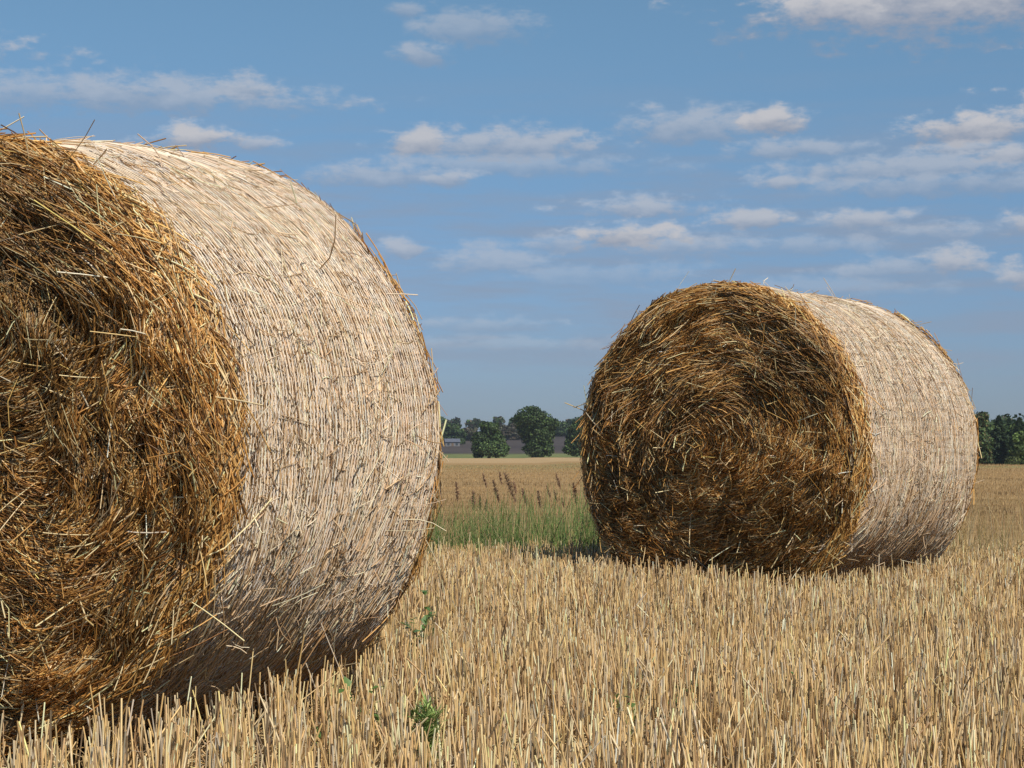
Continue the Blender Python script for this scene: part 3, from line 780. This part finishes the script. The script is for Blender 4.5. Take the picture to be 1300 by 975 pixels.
def conifer(px, y, h_px, w_px, label, seed):
    r = np.random.default_rng(seed); k = y / F; h, wd = h_px * k, w_px * k; x = px_at(px, y)
    root = empty('conifer_tree', (x, y, float(ground_h(x, y)))); tag(root, label, 'conifer', 'conifers at the edge of the right-hand wood')
    P = np.zeros((1, 5, 3)); P[0, :, 2] = np.linspace(-.3, h * .97, 5)
    v, f, nv = tubes(P, np.array([0.16]), 7, taper=np.linspace(1.2, .15, 5))
    mesh_obj('trunk', v, f, M_bark, root, np.tile([0.09, 0.06, 0.04], (len(v), 1)))
    n = 5200; t = r.random(n) ** 0.8; tier = np.floor(t * 13) / 13 + 0.5 / 13
    a = r.random(n) * 6.28; br = field(seed, 1, 4)
    rad = wd * .5 * (1 - t) ** 0.85 * (0.75 + 0.35 * np.sin(a * 5 + tier * 40)) * (0.35 + 0.65 * np.sqrt(r.random(n))) + 0.08
    z = h * (0.06 + 0.94 * t) - rad * 0.25
    C0 = np.stack([np.cos(a) * rad, np.sin(a) * rad, z], -1)
    out_ = np.stack([np.cos(a), np.sin(a), np.full(n, -.35)], -1); sd = np.stack([-np.sin(a), np.cos(a), np.zeros(n)], -1)
    s = 0.20 * (0.6 + .8 * r.random(n))[:, None]; j = r.normal(size=(n, 3)) * .35
    u_ = norm(out_ + j) * s * 1.3; w_ = norm(sd + j) * s * .55
    V = np.stack([C0 + u_, C0 + w_, C0 - u_, C0 - w_], 1).reshape(-1, 3)
    c = palette(n, [(0.028, 0.05, 0.024), (0.04, 0.065, 0.03), (0.055, 0.08, 0.03)], [3, 2, 1], .2, r)
    mesh_obj('crown', V, np.arange(n * 4).reshape(n, 4), M_tree, root, np.repeat(c, 4, 0), smooth=False)
YR = 255
conifer(1268, YR + 12, 65, 40, 'dark pointed conifer just right of the far bale, standing clear of its neighbours', 81)
conifer(1281, YR + 20, 61, 36, 'slim dark conifer second from the right edge of the photo', 82)
conifer(1294, YR + 8, 63, 40, 'conifer at the right edge of the photo behind the pale green bush', 83)
conifer(1310, YR + 15, 64, 44, 'conifer cut off by the right edge of the photo', 84)
broad_tree('broadleaf_tree', 'brownish-green tree whose top rises right beside the upper right edge of the far bale', 1247, YR, 0,
           [(-4, 58, 12, 14), (-6, 36, 14, 20), (4, 30, 10, 16), (0, 14, 14, 14)], 6000, .2, TG + [(0.09, 0.075, 0.03)], [2, 2, 1, 2, 2], 'broadleaf trees and bushes at the right-hand wood')
broad_tree('broadleaf_tree', 'lighter green leafy tree in front of the conifers at the right edge', 1300, YR - 10, 0,
           [(0, 36, 13, 13), (-4, 22, 12, 12), (6, 18, 12, 14), (0, 10, 12, 10)], 5000, .2, [(0.07, 0.11, 0.03), (0.09, 0.13, 0.04), (0.045, 0.07, 0.02)], [2, 1, 2], 'broadleaf trees and bushes at the right-hand wood')
broad_tree('bush', 'low rounded olive bush at the foot of the right-hand wood', 1285, YR - 18, 0,
           [(0, 9, 9, 8), (-5, 6, 6, 6)], 2600, .16, [(0.08, 0.10, 0.03), (0.06, 0.08, 0.025)], [1, 1], 'broadleaf trees and bushes at the right-hand wood', 'bush', tr=0.08)

# ------------------------------------------------------------------ farmhouse far off
def plain(name, col, rough=0.8):
    m = bpy.data.materials.new(name); m.use_nodes = True; t = NT(m.node_tree)
    o = t.add('ShaderNodeOutputMaterial'); b = t.add('ShaderNodeBsdfPrincipled'); tc = t.add('ShaderNodeTexCoord')
    n = t.noise(tc.outputs['Object'], 1.2, 4)
    c = t.mix(n, tuple(c * .8 for c in col) + (1,), tuple(min(1, c * 1.2) for c in col) + (1,))
    t.l.new(c, b.inputs['Base Color']); b.inputs['Roughness'].default_value = rough; t.l.new(b.outputs[0], o.inputs[0]); return m
def boxv(x0, x1, y0, y1, z0, z1):
    v = np.array([(x, y, z) for x in (x0, x1) for y in (y0, y1) for z in (z0, z1)], float)
    return v, np.array([(0, 1, 3, 2), (4, 6, 7, 5), (0, 4, 5, 1), (2, 3, 7, 6), (0, 2, 6, 4), (1, 5, 7, 3)])
def house():
    y = 620; x = px_at(574, y); root = empty('farmhouse', (x, y, float(ground_h(x, y)) + .1), 0.15)
    tag(root, 'tiny pale farm building with a grey roof under the dark tree by the near bale', 'building')
    v, f = boxv(-2.6, 2.6, -1.6, 1.6, -1, 1.5); mesh_obj('wall', v, f, plain('render_wall', (.14, .14, .15)), root, smooth=False)
    v = np.array([(-2.8, -1.9, 1.45), (2.8, -1.9, 1.45), (2.8, 0, 2.6), (-2.8, 0, 2.6), (-2.8, 1.9, 1.45), (2.8, 1.9, 1.45),
                  (-2.8, -1.9, 1.3), (2.8, -1.9, 1.3), (-2.8, 1.9, 1.3), (2.8, 1.9, 1.3)], float)
    f = np.array([(0, 1, 2, 3), (3, 2, 5, 4), (6, 7, 1, 0), (4, 5, 9, 8), (6, 8, 9, 7), (0, 3, 4, 8)])
    mesh_obj('roof', v, f, plain('slate_roof', (.08, .09, .12)), root, smooth=False)
    g = plain('dark_glass', (.04, .05, .06), .2)
    for wx in (-1.5, 1.5):
        v, f = boxv(wx - .4, wx + .4, -1.66, -1.59, .2, 1.1); mesh_obj('window', v, f, g, root, smooth=False)
    v, f = boxv(-.4, .4, -1.66, -1.59, -.3, 1.1); mesh_obj('door', v, f, plain('door_wood', (.12, .08, .05)), root, smooth=False)
house()
